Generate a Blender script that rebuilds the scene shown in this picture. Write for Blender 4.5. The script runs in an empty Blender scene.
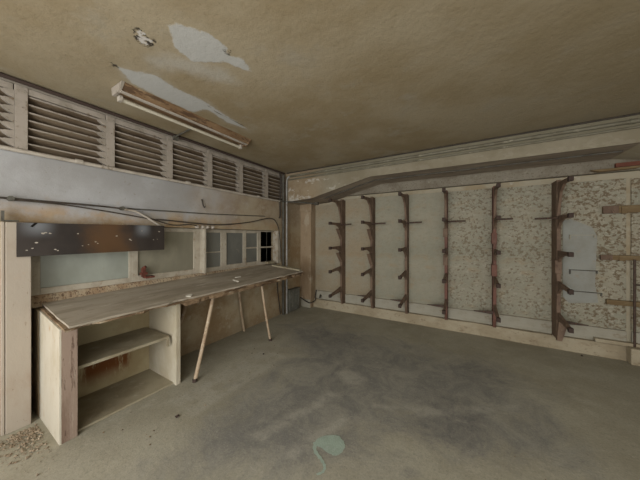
import bpy, bmesh, math, random
import numpy as np
from mathutils import Vector, noise as mnoise
random.seed(7)
S = bpy.context.scene
COL = S.collection
R = math.radians
S.view_settings.view_transform = 'Standard'
S.view_settings.look = 'None'

# ------------------------------------------------------------------ helpers
class MB:
    def __init__(s): s.v = []; s.f = []; s.sm = []
    def add(s, vs, fs, smooth=False):
        o = len(s.v); s.v += [tuple(p) for p in vs]
        for f in fs: s.f.append([i + o for i in f]); s.sm.append(smooth)
        return s
    def box(s, x0, x1, y0, y1, z0, z1):
        x0, x1 = sorted((x0, x1)); y0, y1 = sorted((y0, y1)); z0, z1 = sorted((z0, z1))
        vs = [(x, y, z) for z in (z0, z1) for y in (y0, y1) for x in (x0, x1)]
        return s.add(vs, [(0, 2, 3, 1), (4, 5, 7, 6), (0, 1, 5, 4), (2, 6, 7, 3), (0, 4, 6, 2), (1, 3, 7, 5)])
    def prism(s, poly, axis, a, b):
        """poly of 2-D points, extruded along axis from a to b. axis x: (y,z); y: (x,z); z: (x,y)"""
        n = len(poly)
        def P(p, t): return {'x': (t, p[0], p[1]), 'y': (p[0], t, p[1]), 'z': (p[0], p[1], t)}[axis]
        vs = [P(p, a) for p in poly] + [P(p, b) for p in poly]
        fs = [list(range(n))[::-1], [n + i for i in range(n)]] + [[i, (i + 1) % n, n + (i + 1) % n, n + i] for i in range(n)]
        return s.add(vs, fs)
    def tube(s, pts, r, n=8, caps=True):
        pts = [Vector(p) for p in pts]; rings = []
        rs = r if isinstance(r, (list, tuple)) else [r] * len(pts)
        up = Vector((0.13, 0.31, 0.94)).normalized()
        for i, p in enumerate(pts):
            d = (pts[min(i + 1, len(pts) - 1)] - pts[max(i - 1, 0)]).normalized()
            if abs(d.dot(up)) > .95: up = Vector((.9, .2, .1)).normalized()
            a = (up - d * up.dot(d)).normalized(); b = d.cross(a); up = a
            rings.append([p + (a * math.cos(2 * math.pi * k / n) + b * math.sin(2 * math.pi * k / n)) * rs[i] for k in range(n)])
        vs = [q for rg in rings for q in rg]; fs = []
        for i in range(len(pts) - 1):
            for k in range(n):
                fs.append((i * n + k, i * n + (k + 1) % n, (i + 1) * n + (k + 1) % n, (i + 1) * n + k))
        s.add(vs, fs, True)
        if caps:
            o = (len(pts) - 1) * n
            s.add(rings[0], [list(range(n))[::-1]]); s.add(rings[-1], [list(range(n))])
        return s

def smooth_path(pts, k=6):
    pts = [Vector(p) for p in pts]; out = []
    for i in range(len(pts) - 1):
        p0 = pts[max(i - 1, 0)]; p1 = pts[i]; p2 = pts[i + 1]; p3 = pts[min(i + 2, len(pts) - 1)]
        for j in range(k):
            t = j / k
            out.append(0.5 * ((2 * p1) + (p2 - p0) * t + (2 * p0 - 5 * p1 + 4 * p2 - p3) * t * t + (-p0 + 3 * p1 - 3 * p2 + p3) * t ** 3))
    out.append(pts[-1]); return out

BASE = {}
def obj(name, mb, mat, parent=None, base=None, bevel=0.0, jitter=0.0):
    b = Vector(base) if base is not None else (BASE.get(parent.name) if parent else Vector((0, 0, 0)))
    me = bpy.data.meshes.new(name)
    vs = [(Vector(v) - b) for v in mb.v]
    me.from_pydata(vs, [], mb.f)
    for p, sm in zip(me.polygons, mb.sm): p.use_smooth = sm
    bm = bmesh.new(); bm.from_mesh(me); bmesh.ops.recalc_face_normals(bm, faces=bm.faces)
    bm.to_mesh(me); bm.free()
    me.materials.append(mat)
    o = bpy.data.objects.new(name, me); COL.objects.link(o)
    if parent: o.parent = parent
    else: o.location = b
    BASE[o.name] = b
    if bevel:
        m = o.modifiers.new('bevel', 'BEVEL'); m.width = bevel; m.segments = 2; m.limit_method = 'ANGLE'
    return o
def tag(o, label=None, cat=None, group=None, kind=None):
    if label: o['label'] = label
    if cat: o['category'] = cat
    if group: o['group'] = group
    if kind: o['kind'] = kind
    return o
def thing(name, loc, label, cat, group=None):
    o = bpy.data.objects.new(name, None); COL.objects.link(o); o.location = loc
    o.empty_display_size = .1
    BASE[o.name] = Vector(loc)
    return tag(o, label, cat, group)
def struct(name, mb, mat, parent=None, label=None, **k):
    o = obj(name, mb, mat, parent, **k)
    if parent is None: o['kind'] = 'structure'
    if label: o['label'] = label
    return o

# ------------------------------------------------------------------ materials
def srgb(c):
    return tuple(((x / 255) / 12.92 if x / 255 <= .04045 else (((x / 255) + .055) / 1.055) ** 2.4) for x in c) + (1,)
class NT:
    def __init__(s, name):
        s.m = bpy.data.materials.new(name); s.m.use_nodes = True; s.n = s.m.node_tree.nodes; s.l = s.m.node_tree.links
        s.b = s.n['Principled BSDF']; s.tc = s.n.new('ShaderNodeTexCoord').outputs['Object']
    def link(s, a, b): s.l.new(a, b)
    def mapping(s, sc=(1, 1, 1), loc=(0, 0, 0)):
        m = s.n.new('ShaderNodeMapping'); m.inputs['Scale'].default_value = sc; m.inputs['Location'].default_value = loc
        s.link(s.tc, m.inputs['Vector']); return m.outputs[0]
    def noise(s, scale, detail=4, rough=.6, sc=(1, 1, 1), loc=(0, 0, 0), dist=0):
        t = s.n.new('ShaderNodeTexNoise'); t.inputs['Scale'].default_value = scale; t.inputs['Detail'].default_value = detail
        t.inputs['Roughness'].default_value = rough; t.inputs['Distortion'].default_value = dist
        s.link(s.mapping(sc, loc), t.inputs['Vector']); return t.outputs['Fac']
    def voro(s, scale, sc=(1, 1, 1)):
        t = s.n.new('ShaderNodeTexVoronoi'); t.inputs['Scale'].default_value = scale
        s.link(s.mapping(sc), t.inputs['Vector']); return t.outputs['Distance']
    def rng(s, v, a, b, c=0, d=1):
        m = s.n.new('ShaderNodeMapRange'); m.interpolation_type = 'SMOOTHSTEP'
        for k, x in zip(('From Min', 'From Max', 'To Min', 'To Max'), (a, b, c, d)): m.inputs[k].default_value = x
        s.link(v, m.inputs['Value']); return m.outputs[0]
    def math(s, op, a, b):
        m = s.n.new('ShaderNodeMath'); m.operation = op
        for i, x in enumerate((a, b)):
            if isinstance(x, (int, float)): m.inputs[i].default_value = x
            else: s.link(x, m.inputs[i])
        return m.outputs[0]
    def mix(s, fac, a, b):
        m = s.n.new('ShaderNodeMix'); m.data_type = 'RGBA'
        if isinstance(fac, (int, float)): m.inputs[0].default_value = fac
        else: s.link(fac, m.inputs[0])
        for i, x in ((6, a), (7, b)):
            if isinstance(x, tuple): m.inputs[i].default_value = x if len(x) == 4 else srgb(x)
            else: s.link(x, m.inputs[i])
        return m.outputs[2]
    def attr(s, name):
        a = s.n.new('ShaderNodeAttribute'); a.attribute_name = name; return a.outputs['Fac']
    def axis(s, i):
        x = s.n.new('ShaderNodeSeparateXYZ'); s.link(s.tc, x.inputs[0]); return x.outputs[i]
    def out(s, col, rough=.85, bump=None, bd=.01, bs=.5, metal=0, spec=.3):
        if isinstance(col, tuple): s.b.inputs['Base Color'].default_value = srgb(col)
        else: s.link(col, s.b.inputs['Base Color'])
        if isinstance(rough, (int, float)): s.b.inputs['Roughness'].default_value = rough
        else: s.link(rough, s.b.inputs['Roughness'])
        s.b.inputs['Metallic'].default_value = metal; s.b.inputs['Specular IOR Level'].default_value = spec
        if bump is not None:
            b = s.n.new('ShaderNodeBump'); b.inputs['Distance'].default_value = bd; b.inputs['Strength'].default_value = bs
            s.link(bump, b.inputs['Height']); s.link(b.outputs[0], s.b.inputs['Normal'])
        return s.m
def grime(name, a, b, c, sc=3.0, stretch=(1, 1, 1), rough=.85, speck=None, bs=.4, metal=0, spec=.3, tb=(.42, .62), tc=(.56, .7)):
    t = NT(name)
    col = t.mix(t.rng(t.noise(sc, 6, .65, stretch), *tb), a, b)
    col = t.mix(t.rng(t.noise(sc * 2.3, 6, .7, stretch, (3, 7, 1)), *tc), col, c)
    if speck:
        col = t.mix(t.math('MULTIPLY', t.rng(t.noise(speck[1], 5, .7, stretch, (5, 2, 8)), speck[2], speck[2] + .04), speck[3]), col, speck[0])
    return t.out(col, rough, t.noise(sc * 8, 6, .7, stretch), .006, bs, metal, spec)

# ---- masks as signed distances stored on the vertices of a dense grid
def signed(poly, X, Y):
    poly = np.array(poly); n = len(poly); d = np.full(X.shape, 1e9); ins = np.zeros(X.shape, bool)
    for i in range(n):
        a = poly[i]; b = poly[(i + 1) % n]; e = b - a; wx = X - a[0]; wy = Y - a[1]
        t = np.clip((wx * e[0] + wy * e[1]) / (e @ e + 1e-12), 0, 1)
        d = np.minimum(d, np.hypot(wx - t * e[0], wy - t * e[1]))
        c = ((a[1] > Y) != (b[1] > Y)); 
        xi = a[0] + (Y - a[1]) * e[0] / (e[1] if abs(e[1]) > 1e-12 else 1e-12)
        ins ^= c & (X < xi)
    return np.where(ins, d, -d)
def grid(name, x0, x1, y0, y1, z, step, mat, masks, flip=False):
    nx = int((x1 - x0) / step) + 1; ny = int((y1 - y0) / step) + 1
    xs = np.linspace(x0, x1, nx); ys = np.linspace(y0, y1, ny); X, Y = np.meshgrid(xs, ys)
    vs = np.stack([X.ravel(), Y.ravel(), np.full(X.size, z)], 1)
    i = (np.arange(ny - 1)[:, None] * nx + np.arange(nx - 1)[None]).ravel()
    fs = np.stack([i, i + 1, i + nx + 1, i + nx], 1)
    if flip: fs = fs[:, ::-1]
    me = bpy.data.meshes.new(name); me.from_pydata(vs.tolist(), [], fs.tolist()); me.materials.append(mat)
    for k, polys in masks.items():
        sd = np.max([signed(p, X, Y) for p in polys], 0)
        at = me.attributes.new(k, 'FLOAT', 'POINT'); at.data.foreach_set('value', np.clip(sd, -1, 1).ravel().astype(np.float32))
    o = bpy.data.objects.new(name, me); COL.objects.link(o); o['kind'] = 'structure'; return o

XG = -3.17; CEIL = 2.76; XW = -3.06; YB = 4.5; YF = 3.77
# ceiling
def ceiling_mat():
    t = NT('stained_ceiling_plaster')
    col = t.mix(t.rng(t.noise(.9, 5, .6), .38, .62), (154, 143, 120), (139, 125, 98))
    col = t.mix(t.rng(t.noise(2.2, 6, .7, (1, 1, 1), (4, 1, 0)), .52, .72), col, (150, 142, 124))
    col = t.mix(t.rng(t.noise(7, 6, .75, (1, 1, 1), (2, 9, 0)), .55, .75, 0, .45), col, (126, 112, 84))
    col = t.mix(t.rng(t.noise(55, 2, .5), .62, .7, 0, .3), col, (116, 104, 80))
    # darker, more olive toward the right, far part of the room
    col = t.mix(t.rng(t.axis(0), -1.6, 1.6, 0, .5), col, (124, 114, 92))
    n = t.math('MULTIPLY', t.math('SUBTRACT', t.noise(9, 5, .7), .5), .16)
    n2 = t.math('MULTIPLY', t.math('SUBTRACT', t.noise(22, 4, .7), .5), .07)
    faint = t.rng(t.math('ADD', t.attr('faint'), n), -.06, .08, 0, .6)
    col = t.mix(faint, col, (170, 168, 160))
    patch = t.rng(t.math('ADD', t.attr('patch'), n2), -.008, .016, 0, .9)
    col = t.mix(patch, col, (172, 173, 170))
    rim = t.math('MULTIPLY', t.rng(t.math('ADD', t.attr('hole'), n2), -.02, 0), t.rng(t.noise(40, 3), .46, .52))
    col = t.mix(rim, col, (60, 54, 46))
    hole = t.rng(t.math('ADD', t.attr('hole'), n2), .006, .014)
    col = t.mix(t.math('MULTIPLY', hole, t.rng(t.noise(34, 3), .4, .5)), col, (188, 184, 178))
    crack = t.rng(t.math('ADD', t.attr('crack'), t.math('MULTIPLY', n2, .2)), -.006, .004, 0, .8)
    col = t.mix(crack, col, (86, 78, 66))
    h = t.math('ADD', t.noise(16, 6, .7), t.math('MULTIPLY', patch, .25))
    return t.out(col, .9, h, .012, .35, spec=.15)
P1 = [(-1.5, .77), (-1.45, .8), (-1.38, .89), (-1.34, .98), (-1.36, 1.07), (-1.41, 1.11), (-1.35, 1.18), (-1.38, 1.34), (-1.44, 1.26), (-1.47, 1.16), (-1.68, 1.03), (-1.66, .88)]
P2 = [(-2.2, .76), (-2.15, .86), (-2.06, .96), (-2.1, 1.11), (-2.07, 1.37), (-2.12, 1.67), (-2.18, 2.01), (-2.24, 1.77), (-2.18, 1.48), (-2.36, 1.45), (-2.36, 1.13), (-2.34, .91)]
P3 = [(-1.94, .84), (-1.8, .86), (-1.66, 1.02), (-1.54, 1.22), (-1.59, 1.36), (-1.76, 1.23), (-1.83, 1.07), (-1.95, .93)]
HO = [(-1.74, .69), (-1.68, .7), (-1.71, .77), (-1.72, .8), (-1.81, .78), (-1.8, .74)]
HO2 = [(-1.39, 1.075), (-1.37, 1.09), (-1.385, 1.115), (-1.40, 1.10)]
HO3 = [(-2.22, .735), (-2.19, .74), (-2.2, .77), (-2.23, .76)]
CRK = [(-2.1, 1.42), (-2.14, 1.56), (-2.15, 1.69), (-2.14, 1.88), (-2.17, 2.0), (-2.175, 2.0), (-2.155, 1.88), (-2.165, 1.69), (-2.155, 1.56), (-2.11, 1.42)]
grid('ceiling', -3.08, 4.2, -2.4, 3.80, CEIL, .03, ceiling_mat(),
     {'patch': [P1, P2], 'faint': [P3, P2], 'hole': [HO, HO2, HO3], 'crack': [CRK]}, True)

# floor
def floor_mat():
    t = NT('dusty_concrete_floor')
    col = t.mix(t.rng(t.noise(1.3, 6, .65), .36, .64), (158, 154, 137), (143, 138, 120))
    col = t.mix(t.rng(t.noise(5, 6, .7, (1, 1, 1), (3, 3, 0)), .5, .72, 0, .6), col, (168, 163, 146))
    big = t.math('MULTIPLY', t.math('SUBTRACT', t.noise(1.5, 9, .75, (1, 1, 1), (8, 2, 0), .6), .5), 2.2)
    dk = t.rng(t.math('ADD', t.attr('dark'), big), -.2, .5, 0, .85)
    dcol = t.mix(t.rng(t.noise(3.2, 9, .82, (1, 1, 1), (1, 6, 0), .8), .36, .66), (104, 104, 103), (142, 140, 130))
    col = t.mix(dk, col, dcol)
    d2 = t.rng(t.math('ADD', t.attr('darker'), t.math('MULTIPLY', big, .6)), -.06, .22, 0, .7)
    col = t.mix(d2, col, t.mix(t.rng(t.noise(5, 9, .85, (1, 1, 1), (0, 0, 0), .5), .36, .64), (84, 84, 86), (130, 127, 117)))
    streak = t.math('MULTIPLY', t.rng(t.attr('streak'), -.05, .035, 0, .6), t.rng(t.noise(6, 6, .7), .35, .6))
    col = t.mix(streak, col, (166, 163, 150))
    fine = t.rng(t.noise(38, 5, .8), .5, .68, 0, .4); col = t.mix(fine, col, (108, 105, 94))
    lt = t.rng(t.noise(48, 3, .7, (1, 1, 1), (7, 7, 0)), .64, .7, 0, .55); col = t.mix(t.math('MULTIPLY', lt, t.rng(t.noise(2.5, 3), .45, .6)), col, (172, 170, 160))
    gr = t.noise(70, 6, .9, (1, 1, 1), (4, 4, 0)); col = t.mix(t.rng(gr, .52, .62, 0, .38), col, (98, 94, 84))
    col = t.mix(t.rng(gr, .46, .36, 0, .4), col, (178, 174, 160))
    scuff = t.math('MULTIPLY', t.rng(t.noise(7, 8, .85, (1, 2.5, 1), (6, 1, 0), 1.2), .56, .66), .4); col = t.mix(scuff, col, (168, 164, 152))
    return t.out(col, t.rng(dk, 0, 1, .85, .6), t.noise(30, 6, .7), .006, .35, spec=.3)
DK = [(-1.83, .85), (-1.85, 1.49), (-2.1, 2.49), (-2.6, 3.15), (-2.2, 3.7), (-.8, 3.6), (.18, 3.7), (.59, 3.31), (.67, 2.59), (.75, 2.2), (.08, 1.8), (-.3, 1.9), (-.52, 1.4), (-.93, 1.0), (-1.67, .6)]
DK2 = [[(-.45, 2.44), (.1, 2.7), (.25, 2.22), (-.05, 1.93), (-.36, 1.97)], [(-1.45, 1.35), (-1.3, 1.3), (-1.05, 2.3), (-1.3, 2.3)], [(-1.9, 2.9), (-1.2, 3.1), (-1.3, 3.5), (-2.0, 3.4)], [(-.1, 3.0), (.45, 3.0), (.4, 3.4), (-.1, 3.4)]]
STK = [[(-1.36, 1.32), (-1.28, 1.32), (-1.03, 2.06), (-1.12, 2.06)], [(-1.06, 1.31), (-1.0, 1.3), (-.79, 1.84), (-.86, 1.85)], [(-.71, 2.09), (-.18, 2.36), (.43, 2.77), (.26, 2.57), (-.32, 2.17)], [(-1.23, 2.39), (-1.06, 2.55), (-.87, 2.44), (-.97, 2.22)], [(-2.3, 1.2), (-1.95, 1.2), (-1.9, 2.4), (-2.3, 2.4)]]
PT = [(-.93, 1.48), (-.93, 1.55), (-.84, 1.63), (-.77, 1.62), (-.73, 1.56), (-.75, 1.48), (-.8, 1.47), (-.87, 1.48)]
PT2 = [(-.92, 1.47), (-.9, 1.48), (-.84, 1.42), (-.79, 1.41), (-.76, 1.35), (-.78, 1.3), (-.79, 1.31), (-.78, 1.35), (-.81, 1.39), (-.85, 1.4)]
grid('floor', -3.6, 4.2, -2.4, 4.62, 0, .03, floor_mat(), {'dark': [DK], 'darker': DK2, 'streak': STK})

# left wall paint: blue-grey on the left upper band, tan and stained elsewhere
def wall_left_mat():
    t = NT('peeling_left_wall_paint')
    tan = t.mix(t.rng(t.noise(2.2, 6, .7), .38, .62), (160, 146, 120), (140, 118, 88))
    tan = t.mix(t.rng(t.noise(7, 6, .75, (1, 1, 1), (2, 5, 1)), .54, .7, 0, .7), tan, (172, 164, 146))
    grey = t.mix(t.rng(t.noise(1.7, 4, .6), .4, .65), (158, 158, 158), (144, 143, 141))
    y = t.axis(1); z = t.axis(2)
    n = t.math('MULTIPLY', t.math('SUBTRACT', t.noise(2.4, 6, .7, (1, 1, 1), (0, 4, 4)), .5), 1.6)
    g = t.rng(t.math('ADD', y, n), 1.5, 3.0, 1, .15)
    n3 = t.math('MULTIPLY', t.math('SUBTRACT', t.noise(4, 5, .7), .5), .4)
    up = t.rng(t.math('ADD', z, n3), 1.6, 1.82)
    col = t.mix(t.math('MULTIPLY', g, up), tan, grey)
    # brown stain spots above the dark board
    m = t.math('MULTIPLY', t.rng(z, 1.62, 1.68), t.rng(z, 1.8, 1.7))
    m = t.math('MULTIPLY', m, t.rng(t.noise(5, 4, .6, (1, 1, 1), (0, 1.3, 0)), .5, .6))
    col = t.mix(t.math('MULTIPLY', m, .45), col, (160, 132, 98))
    col = t.mix(t.rng(z, 2.4, 2.45), col, (140, 132, 120))
    pk = t.math('MULTIPLY', t.rng(y, .37, .33), t.rng(z, 1.4, 1.1)); col = t.mix(t.math('MULTIPLY', pk, .7), col, (172, 140, 128))
    low = t.math('MULTIPLY', t.rng(t.math('ADD', z, n3), .25, .02), .5); col = t.mix(low, col, (128, 112, 88))
    col = t.mix(t.rng(t.noise(24, 6, .8), .6, .68, 0, .5), col, (110, 92, 70))
    return t.out(col, .85, t.noise(18, 6, .75), .01, .4)
M_wl = wall_left_mat()
M_frame = grime('chipped_cream_paint', (170, 162, 146), (152, 144, 128), (136, 116, 90), 5, rough=.6, speck=((96, 78, 56), 55, .66, .5), spec=.4)
M_lou = grime('dusty_louver_frame_paint', (152, 143, 132), (136, 128, 116), (110, 94, 76), 6, rough=.7, speck=((80, 66, 50), 26, .64, .6))
M_slat = grime('brown_dusty_slats', (120, 105, 86), (98, 83, 66), (78, 64, 50), 4, (1, .4, 2), rough=.7)
M_sill = grime('grimy_spotted_sill', (166, 152, 128), (146, 124, 98), (112, 88, 66), 8, (1, 1, .6), speck=((82, 60, 48), 60, .54, .8))
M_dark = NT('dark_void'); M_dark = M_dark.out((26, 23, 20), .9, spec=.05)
M_pier = grime('stained_pier_plaster', (160, 150, 136), (148, 132, 116), (170, 142, 118), 2.2, (1, 1, .5), speck=((108, 86, 66), 50, .64, .5), tc=(.6, .8))
M_pink = grime('pinkish_plaster', (174, 156, 144), (160, 136, 120), (186, 176, 160), 3)
M_ben = grime('dusty_worktop_board', (162, 153, 138), (141, 132, 116), (182, 173, 158), 2.6, (2.5, .5, 1), rough=.75, speck=((98, 82, 62), 14, .62, .6), spec=.35)
M_edge = grime('stained_worktop_edge', (128, 108, 84), (92, 72, 52), (170, 158, 136), 5, (1, .5, 1), speck=((58, 42, 32), 22, .58, .8))
M_cabside = grime('weathered_panel_side', (186, 180, 164), (170, 160, 138), (164, 134, 96), 2.2, (1, 1, .5), speck=((132, 112, 84), 24, .66, .5), tb=(.45, .65), tc=(.6, .75))
M_cabfront = grime('weathered_brown_edge', (142, 124, 110), (118, 98, 84), (158, 146, 132), 5, (1, 3, .35), speck=((80, 60, 48), 16, .56, .7))
M_cream = grime('cream_cabinet_board', (184, 177, 158), (168, 158, 136), (150, 132, 102), 1.8, (1, 1, .7), tc=(.6, .78))
M_shelf = grime('dusty_shelf', (152, 144, 122), (134, 124, 102), (164, 157, 138), 3)
def backpanel_mat():
    t = NT('rust_stained_back_board')
    col = t.mix(t.rng(t.noise(2, 5, .6), .4, .62), (174, 162, 130), (154, 139, 106))
    z = t.axis(2); y = t.axis(1)
    drip = t.rng(t.noise(7, 5, .7, (1, 2.0, .5)), .40, .52)
    band = t.math('MULTIPLY', t.rng(z, .47, .42), t.rng(z, .06, .22))
    band = t.math('MULTIPLY', band, t.math('MULTIPLY', t.rng(y, .18, .30), t.rng(y, .66, .58)))
    col = t.mix(t.math('MULTIPLY', band, drip), col, (112, 68, 34))
    col = t.mix(t.rng(t.noise(14, 5, .7), .62, .7, 0, .4), col, (132, 110, 76))
    return t.out(col, .8)
M_back = backpanel_mat()
M_legm = grime('worn_painted_steel', (168, 150, 126), (146, 124, 100), (186, 176, 158), 8, speck=((104, 74, 54), 30, .6, .6), rough=.6)
M_pipe = grime('grey_painted_conduit', (150, 150, 146), (128, 126, 118), (110, 100, 86), 6, rough=.5, spec=.5)
M_pipedk = grime('dark_dusty_pipe', (84, 82, 74), (66, 62, 54), (104, 98, 86), 8, rough=.6)
M_olive = grime('olive_painted_conduit', (112, 108, 93), (97, 92, 76), (138, 133, 116), 4, rough=.6)
M_cable = grime('black_cable_rubber', (54, 48, 42), (66, 58, 50), (84, 76, 66), 10, rough=.7)
M_rail = grime('cream_conduit', (172, 164, 152), (154, 146, 134), (120, 106, 90), 5, rough=.6)
M_box = grime('galvanised_box', (106, 105, 96), (90, 89, 80), (124, 121, 108), 8, rough=.7, spec=.3)
M_beam = grime('olive_tan_plaster', (134, 127, 108), (120, 110, 88), (150, 146, 132), 1.6, speck=((96, 84, 64), 26, .62, .5))
def beam_mat():
    t = NT('beam_plaster_paint')
    col = t.mix(t.rng(t.noise(1.6, 6, .65), .38, .62), (136, 129, 111), (122, 114, 95))
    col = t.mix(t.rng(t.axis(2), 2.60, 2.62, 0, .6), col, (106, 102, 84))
    x = t.axis(0)
    left = t.math('MULTIPLY', t.rng(x, -2.0, -2.5), .8)
    col = t.mix(left, col, t.mix(t.rng(t.noise(4, 5, .7), .4, .6), (144, 128, 104), (132, 113, 88)))
    pw = t.math('MULTIPLY', t.rng(x, -1.6, -2.2, .12, 1), t.rng(t.noise(6, 5, .7, (1, 1, 1.6), (1.2, 0, 0)), .55, .6))
    pw = t.math('MULTIPLY', pw, t.rng(t.axis(2), 2.60, 2.56))
    col = t.mix(t.math('MULTIPLY', pw, .75), col, (176, 172, 162))
    return t.out(col, .88, t.noise(18, 6, .7), .01, .4)
M_beamf = beam_mat()
M_soffit = grime('shade_toned_soffit', (150, 138, 122), (130, 118, 104), (164, 152, 136), 3, (.4, 2, 1), rough=.9)
M_fascia = grime('speckled_grey_fascia', (128, 122, 108), (114, 106, 92), (142, 136, 122), 4, speck=((84, 74, 62), 40, .56, .7))
M_bw = grime('tan_alcove_plaster', (160, 152, 132), (148, 134, 108), (172, 166, 150), 2)
M_pil = grime('brown_pilaster_plaster', (150, 132, 108), (134, 114, 90), (164, 152, 132), 2.4, (1, 1, .5), speck=((112, 88, 62), 22, .62, .5))
M_board = grime('whitish_low_board', (156, 152, 138), (142, 137, 121), (132, 119, 98), 3, (.6, 1, 1))
M_kerb = grime('cream_concrete_kerb', (162, 152, 130), (147, 135, 112), (126, 110, 88), 3, (.7, 1, 1), speck=((108, 90, 68), 26, .6, .5))
def panel_mat(name, amt, thr, warm):
    t = NT(name)
    base = (141, 139, 123) if not warm else (150, 138, 116)
    col = t.mix(t.rng(t.noise(1.6, 5, .6), .4, .62), base, (150, 145, 128))
    col = t.mix(t.rng(t.noise(3.2, 5, .6, (1, 1, 2.2), (2, 0, 4)), .52, .7, 0, .5), col, (150, 128, 98))
    dens = t.rng(t.noise(1.8, 4, .6, (1, 1, 1), (3, 0, 1)), .35, .6, -.03, .03)
    sp = t.math('ADD', t.noise(27, 4, .65, (1, 1, 1.1), (5, 2, 8)), dens)
    col = t.mix(t.math('MULTIPLY', t.rng(sp, thr - .02, thr + .08), amt), col, (106, 92, 73))
    col = t.mix(t.rng(t.noise(11, 7, .85, (1, 1, 2)), .5, .66, 0, .4), col, (124, 110, 86))
    sp2 = t.rng(t.noise(26, 3, .6, (1, 1, 1.5), (1, 2, 3)), .58, .64, 0, amt * .7)
    col = t.mix(sp2, col, (164, 160, 145))
    return t.out(col, .9, sp, .01, .5)
M_p = [panel_mat('pale_warm_cladding', .25, .62, True), panel_mat('pale_green_cladding', .22, .62, False), panel_mat('speckled_cladding', .75, .55, False), panel_mat('heavily_speckled_cladding', .95, .52, False)]
M_white = grime('patched_pale_plaster', (142, 143, 136), (134, 133, 124), (144, 134, 120), 3)
M_up = grime('brown_shelf_upright', (112, 93, 77), (94, 76, 63), (132, 115, 96), 5, (1, 1, .6), speck=((64, 44, 36), 24, .6, .6), rough=.7)
M_upred = grime('reddish_shelf_upright', (108, 74, 63), (94, 68, 58), (120, 98, 82), 5, (1, 1, .6), speck=((66, 40, 34), 24, .6, .6), rough=.7)
M_tip = NT('dark_arm_end'); M_tip = M_tip.out((62, 50, 44), .85)
M_rod = grime('dark_rusty_metal', (78, 62, 52), (60, 46, 40), (96, 72, 54), 12, rough=.6)
M_rust2 = grime('dark_red_rust', (98, 56, 44), (80, 44, 36), (120, 84, 66), 14)
M_rub = grime('dusty_rubble', (146, 132, 112), (120, 104, 84), (170, 160, 142), 30)
M_wood = grime('old_yellow_wood', (122, 105, 78), (106, 88, 62), (132, 116, 88), 4, (.3, 2, 2))
M_redw = grime('red_brown_wood', (114, 70, 54), (100, 60, 48), (124, 88, 68), 4, (.3, 2, 2))

# ------------------------------------------------------------------ shell
w = MB()
w.box(-3.4, XW, .53, 3.64, 0, .885).box(-3.3, XW, 3.64, YB + .1, 0, 1.0).box(-3.4, XG - .03, .50, 3.64, .885, 1.0)
w.box(-3.5, -3.3, .40, .53, 0, 1.0)
w.box(-3.3, XW, .30, 3.64, 1.62, 2.19)
w.box(-3.3, XW, 3.64, YB + .1, 1.0, 2.19)
w.box(-3.3, XW, -2.4, .30, 1.62, 2.19)
w.box(-3.3, -3.02, -2.4, .36, 0, 1.62)
w.box(-3.3, XW, -2.4, 3.74, 2.715, CEIL + .05)
w.box(-3.3, XW, 3.74, YB + .1, 2.19, CEIL + .05)
w.box(-3.3, XW, -2.4, -.17, 2.19, 2.715)
struct('wall_left', w, M_wl)
p = MB().box(-3.3, -2.985, .355, .482, 0, 1.615).box(-3.3, -2.99, .335, .352, 0, 1.615)
struct('trim_1', p, M_pier, label='peeling cream pier at the left end of the windows', bevel=.004)
# back wall with alcove
struct('wall_back', MB().box(-3.2, 4.2, YB, YB + .1, 0, CEIL), M_bw)
b = MB().prism([(-3.06, CEIL), (4.2, CEIL), (4.2, 2.22), (2.75, 2.22), (1.55, 2.46), (-1.31, 2.475), (-2.42, 2.22), (-3.06, 2.19)], 'y', YF, YF + .03)
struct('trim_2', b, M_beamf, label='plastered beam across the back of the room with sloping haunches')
# soffit strips under the beam, the darker tone imitates their shade
sf = MB(); sp = [(-3.06, 2.19), (-2.42, 2.22), (-1.31, 2.475), (1.55, 2.46)]
sf.add([(x, y, z) for x, z in sp for y in (YF + .001, 4.45)], [(0, 1, 3, 2), (2, 3, 5, 4), (4, 5, 7, 6)])
struct('trim_3', sf, M_soffit, label='underside of the back beam with shade in its colour')
sf = MB(); sp = [(1.55, 2.46), (2.75, 2.22), (4.2, 2.22)]
sf.add([(x, y, z) for x, z in sp for y in (YF + .001, 4.5)], [(0, 1, 3, 2), (2, 3, 5, 4)])
struct('trim_4', sf, M_bw, label='pale sloping underside of the beam at its right end')  # paler tone imitates light reaching this haunch
f = MB().prism([(-2.0, 2.32), (2.6, 2.30), (2.6, 2.46), (1.55, 2.48), (-1.31, 2.49), (-2.1, 2.34)], 'y', 4.40, 4.495)
struct('trim_5', f, M_fascia, label='grey speckled fascia strip under the back beam')
# groove lines on the soffit
struct('trim_6', MB().tube([(-2.3, 4.0, 2.235), (-1.31, 4.0, 2.462), (1.5, 4.0, 2.447)], .010, 6), M_pipedk, label='thin dark strip running under the back beam')
# pilaster
struct('trim_7', MB().box(-3.06, -2.79, 4.30, YB, 0, 2.2).prism([(4.3, 2.02), (4.27, 2.06), (4.27, 2.2), (4.3, 2.2)], 'x', -3.06, -2.76), M_pil, label='brown plastered pilaster in the back left corner', bevel=.006)
struct('trim_8', MB().box(-3.055, -2.80, 4.285, 4.30, 0, .17), M_board, label='whitish block at the foot of the corner pilaster', bevel=.004)
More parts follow.
